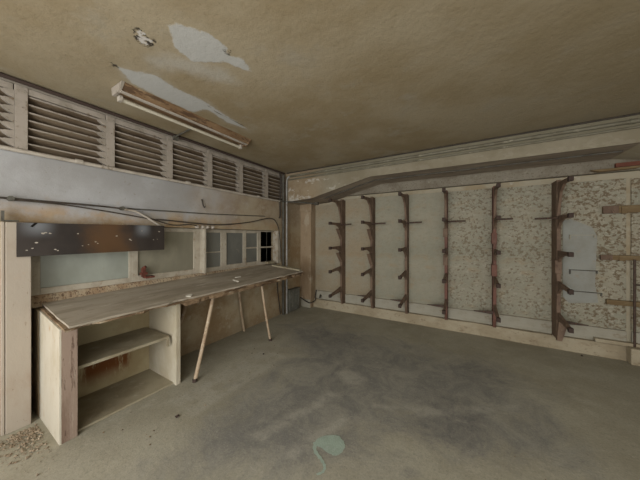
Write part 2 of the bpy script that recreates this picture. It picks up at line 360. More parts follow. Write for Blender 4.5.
# kerb
kb = MB()
n = 60
prof = []
xs = [-2.79 + (4.2 + 2.79) * i / n for i in range(n + 1)]
vs = []; fs = []
for i, x in enumerate(xs):
    j = .010 * mnoise.noise(Vector((x * 2.1, 0, 0))); k = .008 * mnoise.noise(Vector((x * 3.3, 5, 0)))
    vs += [(x, 4.405 + j, 0), (x, 4.41 + k, .10 + k), (x, 4.425 + j, .168 + k), (x, 4.495, .172 + k)]
for i in range(n):
    for q in range(3): fs.append((i * 4 + q, i * 4 + q + 1, (i + 1) * 4 + q + 1, (i + 1) * 4 + q))
kb.add(vs, fs); struct('baseboard_back', kb, M_kerb)
struct('wall_right', MB().box(4.2, 4.3, -2.4, YB + .1, 0, CEIL), M_bw)

# ------------------------------------------------------------------ added dark box behind the windows, keeps the open pane black
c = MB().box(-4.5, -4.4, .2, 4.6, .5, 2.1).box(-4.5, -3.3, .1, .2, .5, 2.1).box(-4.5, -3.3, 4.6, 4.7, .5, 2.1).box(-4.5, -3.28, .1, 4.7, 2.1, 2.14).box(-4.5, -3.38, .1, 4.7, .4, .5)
struct('window_dark_box', c, M_dark)

# ------------------------------------------------------------------ windows
def glass(name, a, b, alpha):
    t = NT(name)
    col = t.mix(t.rng(t.noise(2.5, 4, .6, (1, 1, .6)), .35, .65), a, b)
    col = t.mix(t.rng(t.noise(16, 5, .7), .62, .72, 0, .4), col, (150, 142, 124))
    m = t.out(col, .28, spec=.5); t.b.inputs['Alpha'].default_value = alpha; return m
G1 = glass('frosted_window_glass', (158, 162, 152), (138, 142, 132), .95)
G2 = glass('dusty_window_glass', (142, 138, 120), (124, 120, 104), .93)
G3 = glass('grey_dusty_glass', (120, 120, 112), (104, 104, 98), .82)
XG = -3.17
def frame_mb(y0, y1, z0, z1, st, x0=XG - .02, x1=XG + .02, mull=()):
    m = MB()
    m.box(x0, x1, y0, y0 + st[0], z0, z1).box(x0, x1, y1 - st[1], y1, z0, z1)
    m.box(x0, x1, y0 + st[0], y1 - st[1], z0, z0 + st[2]).box(x0, x1, y0 + st[0], y1 - st[1], z1 - st[3], z1)
    for (a, b2) in mull: m.box(x0, x1, a, b2, z0 + st[2], z1 - st[3])
    return m
def window(nm, y0, y1, st, gm, label, bars=()):
    fr = frame_mb(y0, y1, 1.0, 1.615, st)
    o = struct(nm, fr, M_frame, label=label, bevel=.003)
    pn = MB().box(XG - .004, XG + .002, y0 + st[0], y1 - st[1], 1.0 + st[2], 1.615 - st[3])
    obj('pane', pn, gm, o)
    return o
window('window_1', .50, 1.235, (.06, .03, .055, .04), G1, 'frosted cream framed window partly behind the dark board')
window('window_2', 1.235, 2.03, (.055, .085, .065, .05), G2, 'dusty tan glass window right of the dark board')
w3 = window('window_3', 2.06, 2.42, (.04, .05, .06, .05), G3, 'narrow dusty window right of the thick mullion')
w4 = window('window_4', 2.42, 3.17, (.05, .05, .07, .05), G3, 'wide grey glass window left of the open black pane')
m = MB()
for a in (2.2, 2.28): m.box(XG - .10, XG - .08, a, a + .025, 1.05, 1.57)
m.box(XG - .10, XG - .08, 2.1, 2.38, 1.28, 1.31); m.box(XG + .0035, XG + .006, 2.10, 2.37, 1.27, 1.285)
obj('inner_mullion', m, M_frame, w3)
m = MB().box(XG - .02, XG + .012, 2.80, 2.87, 1.07, 1.565).box(XG - .003, XG + .006, 2.87, 3.12, 1.30, 1.325)
obj('mullion', m, M_frame, w4, bevel=.002)
# black open pane and bright jamb
w5 = struct('window_5', MB().box(XG - .02, XG + .02, 3.17, 3.20, 1.0, 1.615).box(XG - .02, XG + .02, 3.20, 3.57, 1.0, 1.045).box(XG - .02, XG + .02, 3.20, 3.57, 1.595, 1.615).box(XG - .02, -3.065, 3.56, 3.66, 1.0, 1.62), M_frame, label='open black window opening beside the bright white jamb', bevel=.003)
obj('glazing_bar', MB().box(XG - .01, XG + .01, 3.20, 3.56, 1.30, 1.325), M_frame, w5)
obj('glazing_bar', MB().box(XG - .01, XG - .004, 3.375, 3.383, 1.045, 1.595), M_pipedk, w5)
obj('mullion', MB().box(XG - .02, XW + .01, 2.03, 2.06, 1.0, 1.64), M_frame, w3, bevel=.003)
# sill strip under the windows
struct('trim_9', MB().box(XG - .03, XG + .018, .50, 3.62, .90, .998).prism([(XG + .018, .90), (XG + .05, .90), (XG + .018, .995)], 'y', .50, 3.62), M_sill, label='grimy sill ledge under the window row')

# ------------------------------------------------------------------ louvers
posts = [-.17, .40, .97, 1.54, 2.08, 2.63, 3.21, 3.74]
lou_lab = ['louvered vent cut off by the left photo edge', 'large louvered vent second from the left, above the dark board', 'louvered vent beside the near end of the ceiling light', 'louvered vent below the middle of the ceiling light, fourth from left',
           'louvered vent just left of the far end of the ceiling light, fifth from left', 'louvered vent sixth from the left, above the open black window area', 'small far louvered vent next to the corner pipes']
for i in range(7):
    y0, y1 = posts[i], posts[i + 1]; pw = .075
    if i == 6: y1 = 3.74
    t = thing('louvered_vent', (XW, y0, 2.19), lou_lab[i], 'vent', 'louvered vents along the top of the left wall')
    fr = MB().box(XW - .10, XW + .012, y0 + .005, y0 + pw, 2.195, 2.71)
    fr.box(XW - .08, XW + .006, y0 + pw, y1, 2.66, 2.71).box(XW - .08, XW + .004, y0 + pw, y1, 2.195, 2.21)
    obj('frame', fr, M_lou, t, bevel=.003)
    sl = MB(); ns = 7; pit = .45 / ns
    for k in range(ns):
        z = 2.215 + pit * k
        a = y0 + pw; bb = y1 - .012
        sl.prism([(XW - .005, z + .040), (XW - .001, z + .048), (XW - .012, z + .054), (XW - .085, z + .012), (XW - .085, z + .004)], 'y', a, bb)
    obj('slats', sl, M_slat, t)
    ed = MB()
    for k in range(ns):
        z = 2.215 + pit * k
        ed.prism([(XW - .004, z + .038), (XW + .003, z + .040), (XW + .003, z + .049), (XW - .009, z + .055)], 'y', y0 + pw, y1 - .012)
    obj('slat_edges', ed, M_lou, t)
    zig = MB()
    for k in range(ns):
        z = 2.212 + pit * k
        zig.prism([(y1 + .004, z), (y1 - .022, z + .012), (y1 - .060, z + .040), (y1 - .045, z + .056), (y1 - .018, z + .060), (y1 + .004, z + pit)], 'x', XW - .02, XW + .012)
    obj('slat_bracket', zig, M_lou, t)
    obj('back_panel', MB().box(XW - .22, XW - .20, y0 - .0, y1, 2.19, 2.715), M_dark, t)  # near-black colour stands in for the darkness outside behind the slats

# ------------------------------------------------------------------ conduits on walls
t = thing('wall_conduit', (-3.04, .3, 2.2), 'cream conduit running along the left wall just below the louvers', 'conduit')
obj('pipe', MB().tube([(-3.038, -2.3, 2.19), (-3.038, 1.7, 2.185), (-3.038, 3.60, 2.185)], .017), M_rail, t)
for y in (.75, 1.77, 3.0): obj('coupling', MB().tube([(-3.034, y, 2.19), (-3.034, y + .05, 2.19)], .023), M_rail, t)
tag(obj('conduit', MB().tube([(-2.99, 3.55, 2.185), (-2.98, 3.74, 2.19), (-2.6, 3.745, 2.15), (-2.32, 3.745, 2.10)], .014).box(-2.34, -2.27, 3.715, 3.77, 2.08, 2.13), M_pipedk, base=(-2.98, 3.74, 2.15)), 'thin dark conduit crossing the foot of the beam, right of the corner pipes', 'conduit')
tag(obj('ceiling_cable', MB().tube([(-3.034, -2.3, 2.738), (-3.034, .6, 2.738), (-3.034, 3.72, 2.738)], .016), M_tip, base=(-3.03, .5, 2.742)), 'black cable along the top of the left wall above the louvers', 'cable')
tag(obj('ceiling_cable', MB().tube([(-3.0, 3.755, 2.748), (0, 3.755, 2.748), (4.1, 3.755, 2.748)], .009), M_cable, base=(0, 3.755, 2.748)), 'black cable where the ceiling meets the back beam', 'cable')
t = thing('beam_conduit', (0, 3.75, 2.66), 'olive conduit pipe running along the front of the back beam', 'conduit')
obj('pipe', MB().tube([(-2.9, 3.742, 2.675), (0, 3.742, 2.675), (4.1, 3.742, 2.675)], .019), M_olive, t)
for x in (-.1, .72, 1.45): obj('coupling', MB().tube([(x, 3.742, 2.675), (x + .05, 3.742, 2.675)], .024), M_olive, t)
tag(obj('beam_conduit', MB().tube([(-2.95, 3.752, 2.615), (0, 3.752, 2.615), (4.1, 3.752, 2.615)], .012), M_olive, base=(0, 3.752, 2.61)), 'thinner lower olive conduit on the front of the back beam', 'conduit')
tag(obj('corner_pipe', MB().tube(smooth_path([(-2.92, 3.74, 2.675), (-2.975, 3.74, 2.64), (-2.985, 3.735, 2.56), (-2.985, 3.735, 2.2)]) + [Vector((-2.985, 3.735, 1.0)), Vector((-2.985, 3.735, 0))], .017), M_pipe, base=(-2.985, 3.735, 0)), 'light grey vertical pipe in the corner behind the end of the worktop', 'pipe')
tag(obj('corner_pipe', MB().tube([(-3.01, 3.66, 2.7), (-3.01, 3.66, 1.2), (-3.01, 3.66, 0)], .024), M_pipedk, base=(-3.01, 3.66, 0)), 'thicker dark grey vertical pipe left of the light corner pipe', 'pipe')
tag(obj('corner_cable', MB().tube(smooth_path([(-3.03, 3.58, 2.73), (-3.02, 3.60, 2.55), (-3.035, 3.59, 2.2), (-3.035, 3.60, 1.95), (-3.03, 3.57, 1.86)]), .014), M_cable, base=(-3.03, 3.58, 1.9)), 'black cable hanging from the ceiling down the corner beside the pipes', 'cable')
tag(obj('corner_cable', MB().tube(smooth_path([(-3.035, 3.50, .86), (-3.03, 3.52, .5), (-3.03, 3.57, .2), (-3.03, 3.6, .03)]), .010), M_cable, base=(-3.03, 3.5, .0)), 'thin dark cable under the worktop end, left of the corner pipes', 'cable')
# electric box
t = thing('electrical_box', (-3.0, 3.98, 0), 'grey ribbed metal box on the floor against the corner wall', 'box')
obj('housing', MB().box(-3.055, -2.96, 3.80, 4.14, .02, .43), M_box, t, bevel=.006)
rb = MB()
for k in range(6): rb.box(-2.962, -2.948, 3.83 + k * .05, 3.85 + k * .05, .06, .39)
obj('ribs', rb, M_box, t)
obj('lid', MB().box(-3.058, -2.952, 3.79, 4.15, .43, .447), M_box, t, bevel=.003)
tag(obj('floor_cable', MB().tube(smooth_path([(-2.95, 4.14, .24), (-2.86, 4.22, .15), (-2.77, 4.26, .12), (-2.72, 4.36, .16), (-2.74, 4.40, .24), (-2.745, 4.45, .36)]), .011), M_cable, base=(-2.86, 4.24, .1)), 'black cable looping from the grey box around the pilaster', 'cable')
tag(obj('pipe_stub', MB().tube([(-2.66, 4.50, .255), (-2.60, 4.36, .235)], .022), M_pipedk, base=(-2.63, 4.43, .24)), 'short dark pipe stub just above the left end of the kerb', 'pipe')
# wires over the windows
t = thing('sagging_wire', (-3.04, 1.1, 1.8), 'long sagging black wire strung across the left wall above the windows', 'wire')
obj('wire', MB().tube(smooth_path([(-3.03, -.6, 1.83), (-3.03, .33, 1.80), (-3.03, .48, 1.80), (-3.03, 1.12, 1.79), (-3.03, 1.36, 1.705), (-3.03, 1.52, 1.70), (-3.03, 2.2, 1.675), (-3.03, 2.8, 1.74), (-3.03, 3.31, 1.84), (-3.03, 3.5, 1.75), (-3.035, 3.59, 1.5), (-3.035, 3.62, 1.02)]), .0075), M_cable, t)
obj('clip', MB().tube([(-3.06, .385, 1.80), (-3.01, .385, 1.80)], .02), M_pipedk, t)
obj('clip', MB().tube([(-3.06, 1.10, 1.795), (-3.01, 1.10, 1.795)], .02), M_pipedk, t)
tag(obj('sagging_wire', MB().tube(smooth_path([(-3.02, .385, 1.79), (-3.02, .65, 1.785), (-3.02, .95, 1.755), (-3.02, 1.36, 1.70), (-3.02, 1.6, 1.645), (-3.02, 1.82, 1.66), (-3.02, 1.93, 1.635)]), .006), M_cable, base=(-3.02, 1.2, 1.7)), 'lower thin wire drooping to the white insulators above the windows', 'wire')
tag(obj('pale_wire', MB().tube(smooth_path([(-3.02, 1.11, 1.785), (-3.02, 1.22, 1.77), (-3.02, 1.33, 1.71), (-3.02, 1.47, 1.62)]), .011), M_rail, base=(-3.02, 1.2, 1.75)), 'short pale wire dropping from the clip to the dark board', 'wire')
tag(obj('faint_wire', MB().tube([(-3.045, 1.15, 1.80), (-3.045, 2.1, 1.82), (-3.045, 3.2, 1.87)], .006), M_pipedk, base=(-3.045, 2, 1.82)), 'faint straight wire on the wall above the right windows', 'wire')
for k, (y, lb) in enumerate(((1.92, 'white wire insulator, leftmost of four above the window mullion'), (2.00, 'white wire insulator, second of four above the window mullion'), (2.07, 'white wire insulator, third of four above the window mullion'), (2.15, 'white wire insulator, rightmost of four above the window mullion'))):
    tag(obj('wire_insulator', MB().tube([(-3.058, y, 1.635), (-3.03, y, 1.635), (-3.015, y, 1.635)], [.022, .024, .014], 10), M_rail, base=(-3.04, y, 1.635)), lb, 'insulator', 'white wire insulators above the window mullion')
tag(obj('wire_hook', MB().tube(smooth_path([(-3.045, 1.99, 2.01), (-3.04, 2.0, 1.95), (-3.03, 2.005, 1.915), (-3.025, 2.015, 1.90), (-3.025, 2.025, 1.915)]), .007), M_cable, base=(-3.04, 2.0, 1.9)), 'small dark wire hook hanging on the wall below the louvers', 'hook')
tag(obj('thin_bar', MB().tube([(-2.99, .345, 1.625), (-2.985, .42, 1.625)], .005).box(-3.02, -2.985, .335, .35, 1.62, 1.70), M_pipedk, base=(-2.99, .36, 1.62)), 'small dark metal clip at the top of the left pier', 'clip')

# dark board over windows
def darkboard_mat():
    t = NT('dark_glossy_board')
    col = t.mix(t.rng(t.noise(2.2, 4, .6), .4, .65), (56, 50, 46), (44, 39, 36))
    n = t.math('MULTIPLY', t.math('SUBTRACT', t.noise(5, 4), .5), .3)
    yy = t.math('ADD', t.axis(1), n)
    br = t.math('MULTIPLY', t.rng(yy, -.22, .02), t.rng(yy, .30, .06))
    col = t.mix(t.math('MULTIPLY', br, .75), col, (92, 66, 40))
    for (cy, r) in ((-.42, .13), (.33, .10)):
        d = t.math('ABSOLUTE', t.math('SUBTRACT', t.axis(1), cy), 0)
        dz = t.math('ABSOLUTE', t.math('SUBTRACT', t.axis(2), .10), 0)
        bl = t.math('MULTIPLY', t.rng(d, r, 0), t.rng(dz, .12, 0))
        col = t.mix(t.math('MULTIPLY', bl, .55), col, (134, 138, 142))  # soft pale-grey reflections painted into the board colour
    return t.out(col, .42, t.noise(20, 3), .002, .2, spec=.3)
t = thing('dark_board', (-2.965, .93, 1.49), 'dark glossy board with paint flecks fixed over the left windows', 'board')
obj('panel', MB().add([(-2.975, .405, 1.345), (-2.975, .405, 1.612), (-2.975, 1.475, 1.63), (-2.975, 1.475, 1.355), (-2.965, .405, 1.345), (-2.965, .405, 1.612), (-2.965, 1.475, 1.63), (-2.965, 1.475, 1.355)], [(0, 1, 2, 3), (4, 7, 6, 5), (0, 4, 5, 1), (1, 5, 6, 2), (2, 6, 7, 3), (3, 7, 4, 0)]), darkboard_mat(), t)
rr = random.Random(3)
fleck = [(.54, 1.53, .016), (.555, 1.535, .012), (.58, 1.53, .012), (.505, 1.455, .012), (.485, 1.41, .010), (.455, 1.395, .009), (.61, 1.395, .011), (.625, 1.385, .01), (.75, 1.53, .011), (.87, 1.455, .012), (.885, 1.44, .01), (1.03, 1.51, .012), (1.14, 1.475, .013), (1.15, 1.465, .01), (1.25, 1.565, .008), (1.42, 1.56, .013), (1.36, 1.47, .009), (1.40, 1.475, .008), (.78, 1.42, .008), (.82, 1.43, .007)]
for (y, z, r) in fleck:
    n = 7; a0 = rr.random() * 6; fl = MB()
    fl.add([(-2.9632, y + r * .85 * math.cos(a0 + 2 * math.pi * k / n) * rr.uniform(.6, 1.1), z + r * .5 * math.sin(a0 + 2 * math.pi * k / n) * rr.uniform(.6, 1.1)) for k in range(n)], [list(range(n))])
    obj('paint_fleck', fl, M_rail, t)
obj('slot', MB().add([(-2.9630, .473, 1.585), (-2.9630, .485, 1.578), (-2.9630, .512, 1.612), (-2.9630, .495, 1.614)], [(0, 1, 2, 3)]), M_dark, t)
tag(obj('rusty_latch', MB().box(-3.14, -3.09, 1.30, 1.36, 1.075, 1.10).box(-3.14, -3.10, 1.315, 1.345, 1.05, 1.15).tube([(-3.12, 1.33, 1.15), (-3.10, 1.345, 1.165)], .014).box(-3.14, -3.06, 1.33, 1.42, 1.035, 1.055), M_rust2, base=(-3.12, 1.33, 1.05)), 'red rusty window latch at the foot of the first mullion', 'latch')

# ------------------------------------------------------------------ workbench
Y0, Y1 = .565, 3.47
def ztop(x, y):
    u = (x + 3.15) / (.73); v = (y - .56) / (Y1 - .56)
    return (1 - v) * ((1 - u) * .93 + u * .862) + v * ((1 - u) * 1.0 + u * .908)
def slab(x0, x1, y0, y1, dz0, dz1, jit, seed):
    m = MB(); nx = 8; ny = 60; V = {}
    vs = []; fs = []
    for L in (0, 1):
        for j in range(ny + 1):
            for i in range(nx + 1):
                y = y0 + (y1 - y0) * j / ny; x = x0 + (x1 - x0) * i / nx
                if i == nx: x += jit * mnoise.noise(Vector((y * 9, seed, L * .4))) - (jit * 1.2 if mnoise.noise(Vector((y * 4, seed + 3, 0))) > .25 else 0)
                if j in (0, ny): y += jit * .6 * mnoise.noise(Vector((x * 9, seed, 1)))
                V[L, i, j] = len(vs); vs.append((x, y, ztop(x, y) + (dz1 if L else dz0)))
    for j in range(ny):
        for i in range(nx):
            fs.append((V[0, i, j], V[0, i, j + 1], V[0, i + 1, j + 1], V[0, i + 1, j])); fs.append((V[1, i, j], V[1, i + 1, j], V[1, i + 1, j + 1], V[1, i, j + 1]))
        fs.append((V[0, nx, j], V[1, nx, j], V[1, nx, j + 1], V[0, nx, j + 1])); fs.append((V[0, 0, j], V[0, 0, j + 1], V[1, 0, j + 1], V[1, 0, j]))
    for i in range(nx):
        fs.append((V[0, i, 0], V[0, i + 1, 0], V[1, i + 1, 0], V[1, i, 0])); fs.append((V[0, i, ny], V[1, i, ny], V[1, i + 1, ny], V[0, i + 1, ny]))
    return m.add(vs, fs)
t = thing('worktop', (-2.8, 2.0, .86), 'long dusty grey wooden worktop running under the windows', 'worktop')
obj('top_board', slab(-3.15, -2.42, Y0, Y1 + .02, -.016, 0, .012, 1), M_ben, t)
obj('lower_board', slab(-3.05, -2.415, Y0 - .02, Y1, -.034, -.018, .022, 5), M_edge, t)
obj('front_lip', slab(-2.50, -2.405, 1.40, Y1 + .03, -.068, -.034, .02, 9), M_edge, t)
# debris on worktop
def scrap(x, y, sx, sy, seed):
    rr = random.Random(seed); n = 7
    pts = [(x + sx * math.cos(6.283 * k / n) * rr.uniform(.6, 1), y + sy * math.sin(6.283 * k / n) * rr.uniform(.6, 1)) for k in range(n)]
    m = MB(); m.add([(a, b2, ztop(a, b2) + .002) for a, b2 in pts] + [(a, b2, ztop(a, b2) + .006 + rr.random() * .006) for a, b2 in pts], [list(range(n))[::-1], [n + k for k in range(n)]] + [[k, (k + 1) % n, n + (k + 1) % n, n + k] for k in range(n)])
    return m
M_paper = NT('white_scrap'); M_paper = M_paper.out((204, 200, 188), .8)
tag(obj('paper_scrap', scrap(-2.62, 2.20, .09, .018, 1), M_paper, base=(-2.62, 2.2, .9)), 'narrow white scrap lying near the middle front of the worktop', 'scrap')
tag(obj('paper_scrap', scrap(-2.47, 1.47, .035, .05, 2), M_paper, base=(-2.47, 1.47, .89)), 'white paint chip on the worktop front edge above the near table leg', 'scrap')
tag(obj('paper_scrap', scrap(-2.75, 2.35, .02, .07, 3), M_paper, base=(-2.75, 2.35, .93)), 'pale scrap behind the narrow white scrap on the worktop', 'scrap')
m = MB(); z0 = .948
m.add([(-2.98, 3.30, ztop(-2.98, 3.3)), (-2.45, 3.42, ztop(-2.45, 3.42)), (-2.47, 3.50, ztop(-2.47, 3.49)), (-3.0, 3.38, ztop(-3.0, 3.38)), (-2.98, 3.30, ztop(-2.98, 3.3) + .022), (-2.45, 3.42, ztop(-2.45, 3.42) + .022), (-2.47, 3.50, ztop(-2.47, 3.49) + .022), (-3.0, 3.38, ztop(-3.0, 3.38) + .022)], [(0, 3, 2, 1), (4, 5, 6, 7), (0, 1, 5, 4), (1, 2, 6, 5), (2, 3, 7, 6), (3, 0, 4, 7)])
tag(obj('wood_offcut', m, M_shelf, base=(-2.7, 3.4, .95)), 'flat wooden offcut lying across the far end of the worktop', 'offcut')
tag(obj('wooden_block', MB().box(-3.145, -3.07, 3.30, 3.48, 1.006, 1.045), M_shelf, base=(-3.1, 3.4, 1.0), bevel=.003), 'small tan wooden block at the far window sill end', 'block')

# cabinet
def slope_panel(y0, y1, xb=-3.055, xf=-2.5):
    return MB().prism([(xb, 0), (xf, 0), (xf, ztop(xf, y0) - .0355), (xb, ztop(xb, y0) - .0355)], 'y', y0, y1)
t = thing('open_cabinet', (-2.78, .55, 0), 'open cream base cabinet with one shelf under the near end of the worktop', 'cabinet')
obj('side_panel', slope_panel(.535, .545), M_cabside, t)
o = obj('end_post', slope_panel(.545, .632), M_cabfront, t, bevel=.003)
o['label'] = 'thick worn brown front face of the cabinet end'
obj('side_panel', slope_panel(1.355, 1.40), M_cream, t, bevel=.002)
obj('back_panel', MB().box(-3.055, -3.045, .632, 1.355, 0, .89), M_back, t)
obj('shelf', MB().box(-3.045, -2.56, .632, 1.32, .475, .50).box(-2.58, -2.555, 1.30, 1.32, .40, .475), M_shelf, t, bevel=.002)
obj('floor_board', MB().box(-3.045, -2.55, .632, 1.355, 0.001, .018), M_shelf, t)

# table frame of bent tube
t = thing('table_frame', (-2.7, 2.1, 0), 'worn steel tube table frame carrying the far half of the worktop', 'table frame')
def zt(x, y): return ztop(x, y) - .034 - .038
obj('leg', MB().tube(smooth_path([(-2.72, 1.80, zt(-2.72, 1.8)), (-2.54, 1.78, zt(-2.54, 1.78)), (-2.495, 1.765, zt(-2.5, 1.77) - .03), (-2.45, 1.65, .45), (-2.40, 1.49, 0.0)]), .020, 10), M_legm, t)
obj('leg', MB().tube(smooth_path([(-2.72, 2.54, zt(-2.72, 2.54)), (-2.54, 2.545, zt(-2.54, 2.55)), (-2.495, 2.55, zt(-2.5, 2.55) - .03), (-2.455, 2.58, .45), (-2.41, 2.64, 0.0)]), .016, 10), M_legm, t)
obj('leg', MB().tube(smooth_path([(-2.98, 2.56, zt(-2.98, 2.56)), (-3.0, 2.6, .5), (-3.02, 2.70, 0.0)]), .020, 10), M_legm, t)
obj('leg', MB().tube(smooth_path([(-2.98, 1.78, zt(-2.98, 1.78)), (-3.0, 1.7, .5), (-3.02, 1.52, 0.0)]), .020, 10), M_legm, t)
obj('cross_rail', MB().tube([(-2.98, 1.79, zt(-2.98, 1.79)), (-2.6, 1.79, zt(-2.6, 1.79))], .018).tube([(-2.98, 2.55, zt(-2.98, 2.55)), (-2.6, 2.55, zt(-2.6, 2.55))], .014).tube([(-2.97, 1.78, zt(-2.97, 1.78)), (-2.97, 2.56, zt(-2.97, 2.56))], .014), M_legm, t)
for (x, y, nm) in ((-2.40, 1.49, 'foot_cap'), (-2.41, 2.64, 'foot_cap')):
    obj(nm, MB().tube([(x + .004, y - .002, 0), (x, y, .03)], .024), M_tip, t)

# ------------------------------------------------------------------ rack uprights
UX = [-2.09, -1.47, -.86, -.25, .38, 1.05]
AZ = [2.17, 1.75, 1.30, .87, .43]
ORD = ['first', 'second', 'third', 'fourth', 'fifth', 'sixth']
for i, X in enumerate(UX):
    red = i in (3, 4)
    mm = M_upred if red else M_up
    fY = 4.31 if i < 5 else 4.27
    lab = ['brown shelf upright with hooked arms nearest the corner pilaster', 'second shelf upright from the corner, brown with hooked arms', 'third shelf upright from the corner, brown with hooked arms', 'fourth shelf upright from the corner, thin and reddish', 'fifth shelf upright from the corner, narrow red face with clamps', 'rightmost shelf upright, red-brown with arms pointing right'][i]
    t = thing('shelf_upright', (X, 4.49, .17), lab, 'shelf bracket', 'shelf uprights along the back wall')
    hw = .02
    zt_ = 2.24
    obj('post', MB().prism([(4.499, .172), (fY + .05, .172), (fY, .30), (fY, zt_), (4.499, zt_)], 'x', X - hw, X + hw), mm, t, bevel=.003)
    for k, z in enumerate(AZ):
        tipY = 3.86; g = .15 if k < 4 else .08
        pr = [(fY + .02, z + .025), (tipY, z + .018), (tipY, z - .022), (fY - .20, z - .028), (fY - .08, z - .07), (fY + .01, z - g)]
        if k >= 3: pr = [(p_[0], p_[1] + (.035 * (k - 2) if p_[0] > fY - .1 else (0 if p_[0] < 4 else .02))) for p_ in pr]
        if k == 0: pr = [(fY + .02, z + .04), (tipY, z + .022), (tipY, z - .018), (fY - .22, z - .02), (fY - .10, z - .10), (fY - .03, z - .28), (fY + .01, z - .42)]
        a = obj('arm', MB().prism(pr, 'x', X - .014, X + .014), M_up, t, bevel=.002)
        obj('end_cap', MB().box(X - .022, X + .022, tipY - .02, tipY + .03, z - .028, z + .026), M_tip, a, bevel=.004)
    cl = {0: [(1.50, 1.66), (1.05, 1.20)], 1: [(1.48, 1.64), (1.02, 1.2)], 2: [(1.66, 1.80)], 3: [(1.50, 1.64), (1.05, 1.22)], 4: [(1.40, 1.56), (.93, 1.10)], 5: [(1.03, 1.20)]}[i]
    for (a0, a1) in cl:
        if i < 2:
            obj('fin', MB().prism([(fY + .02, a0 - .06), (fY - .17, a1), (fY + .02, a1 - .02)], 'x', X - .03, X + .03), M_up, t)
        obj('clamp', MB().box(X - .038, X + .026, fY - .02, fY + .09, a0, a1), M_up if i != 4 else M_upred, t, bevel=.004)
    if i == 5:
        obj('foot_brace', MB().prism([(X - .03, .172), (X + .02, .172), (X + .08, .42), (X - .01, .42)], 'y', 4.22, 4.26), M_up, t)
rods = [(-2.07, -1.86, 4.28), (-1.45, -1.2, 4.28), (-.84, -.60, 4.28), (-.23, .02, 4.28), (.36, .56, 4.10), (.80, 1.03, 4.2)]
for i, (a, b2, y) in enumerate(rods):
    tag(obj('metal_rod', MB().tube([(a, y, 1.74), (b2, y, 1.745)], .013, 6), M_rod, base=(a, y, 1.74)), 'short dark rod at eye level beside the %s shelf upright from the corner' % ORD[i], 'rod', 'short dark rods on the back wall')
for i, (a, b2) in ((1, (-1.74, -1.49)), (2, (-1.12, -.88)), (3, (-.52, -.27)), (4, (.12, .36)), (5, (1.09, 1.33))):
    sgn = -1 if i != 5 else 1
    xx = (b2, a) if i != 5 else (a, b2)
    tag(obj('metal_strap', MB().prism([(xx[0], .375), (xx[0], .425), (xx[1], .40), (xx[1], .39)], 'y', 4.30, 4.312), M_rod, base=(a, 4.3, .4)), 'thin dark metal strap at the foot of the %s shelf upright from the corner' % ORD[i], 'strap', 'thin dark straps low on the back wall')

# cladding panels between uprights
edges = [-2.785] + UX + [1.73, 2.9]
pm = [0, 0, 1, 1, 2, 2, 3, 3]
plab = ['plain tan wall panel between the pilaster and the first upright', 'pale wall panel between the first and second uprights', 'pale wall panel between the second and third uprights', 'pale greenish wall panel between the third and fourth uprights', 'speckled wall panel between the fourth and fifth uprights',
        'speckled wall panel between the fifth and sixth uprights', 'heavily speckled wall panel right of the last upright', 'speckled wall panel at the right photo edge']
for i in range(8):
    a, b2 = edges[i] + .021, edges[i + 1] - .021
    if i == 0: a = -2.785
    zt_ = 2.27 - .008 * i
    tag(obj('wall_panel', MB().box(a, b2, 4.478 + .001 * (i % 2), 4.499, .355, zt_), M_p[pm[i]], base=((a + b2) / 2, 4.49, .355), bevel=.002), plab[i], 'wall panel', 'wall panels of the back alcove')
    tag(obj('skirting_board', MB().box(a, b2, 4.468, 4.499, .174, .345), M_board, base=((a + b2) / 2, 4.49, .174), bevel=.003), plab[i].replace('wall panel', 'low board').replace('plain tan', 'whitish').replace('pale greenish', 'whitish').replace('heavily speckled', 'whitish').replace('speckled', 'whitish').replace('pale', 'whitish'), 'skirting board', 'whitish low boards above the kerb')
# pale patched column of blocks right of last upright
tag(obj('patched_plaster', MB().prism([(1.14, .70), (1.14, 1.72), (1.22, 1.74), (1.42, 1.62), (1.46, 1.5), (1.44, .9), (1.47, .66), (1.2, .62)], 'y', 4.471, 4.478), M_white, base=(1.3, 4.475, .66)), 'pale grey plaster patch right of the rightmost upright', 'patch')
for k, (z, x0, x1) in enumerate(((1.52, 1.20, 1.44), (1.06, 1.20, 1.46), (.78, 1.20, 1.5))):
    tag(obj('wall_staple', MB().box(x0, x1, 4.458, 4.470, z, z + .010).box(x0, x0 + .014, 4.455, 4.470, z - .05, z + .01).box(x1 - .012, x1, 4.455, 4.470, z - .03, z + .01), M_pipedk if k else M_board, base=(x0, 4.465, z)),
        ['pale horizontal batten, topmost on the pale plaster patch', 'thin dark bracket in the middle of the pale plaster patch', 'thin dark bracket lowest on the pale plaster patch'][k], 'bracket')
# boards at the right
bl = [(1.50, 1.84, .045, 'upper yellow-brown wooden rail at the right edge of the back wall'), (1.48, 1.245, .03, 'middle yellow-brown wooden rail with darker end at the right edge'), (1.53, .69, .03, 'lower faded wooden rail at the right edge of the back wall')]
for k, (x0, z, h, lb) in enumerate(bl):
    t = thing('wooden_rail', (x0, 4.45, z), lb, 'rail', 'wooden rails at the right of the back wall')
    obj('board', MB().box(x0, 2.6, 4.43, 4.474, z - h, z + h), M_wood, t, bevel=.004)
    if k < 2:
        obj('dark_end', MB().box(x0 - .003, x0 + .13 - .03 * k, 4.426, 4.45, z - h - .002, z + h + .002), M_up, t, bevel=.003)
        obj('yellow_block', MB().box(x0 + .15, x0 + .20, 4.42, 4.45, z - h * 1.2, z + h * .9), M_wood, t, bevel=.003)
tag(obj('red_batten', MB().box(1.58, 2.4, 4.36, 4.395, 2.345, 2.395), M_redw, base=(1.6, 4.38, 2.37), bevel=.003), 'red-brown wooden batten fixed under the right end of the beam', 'batten')
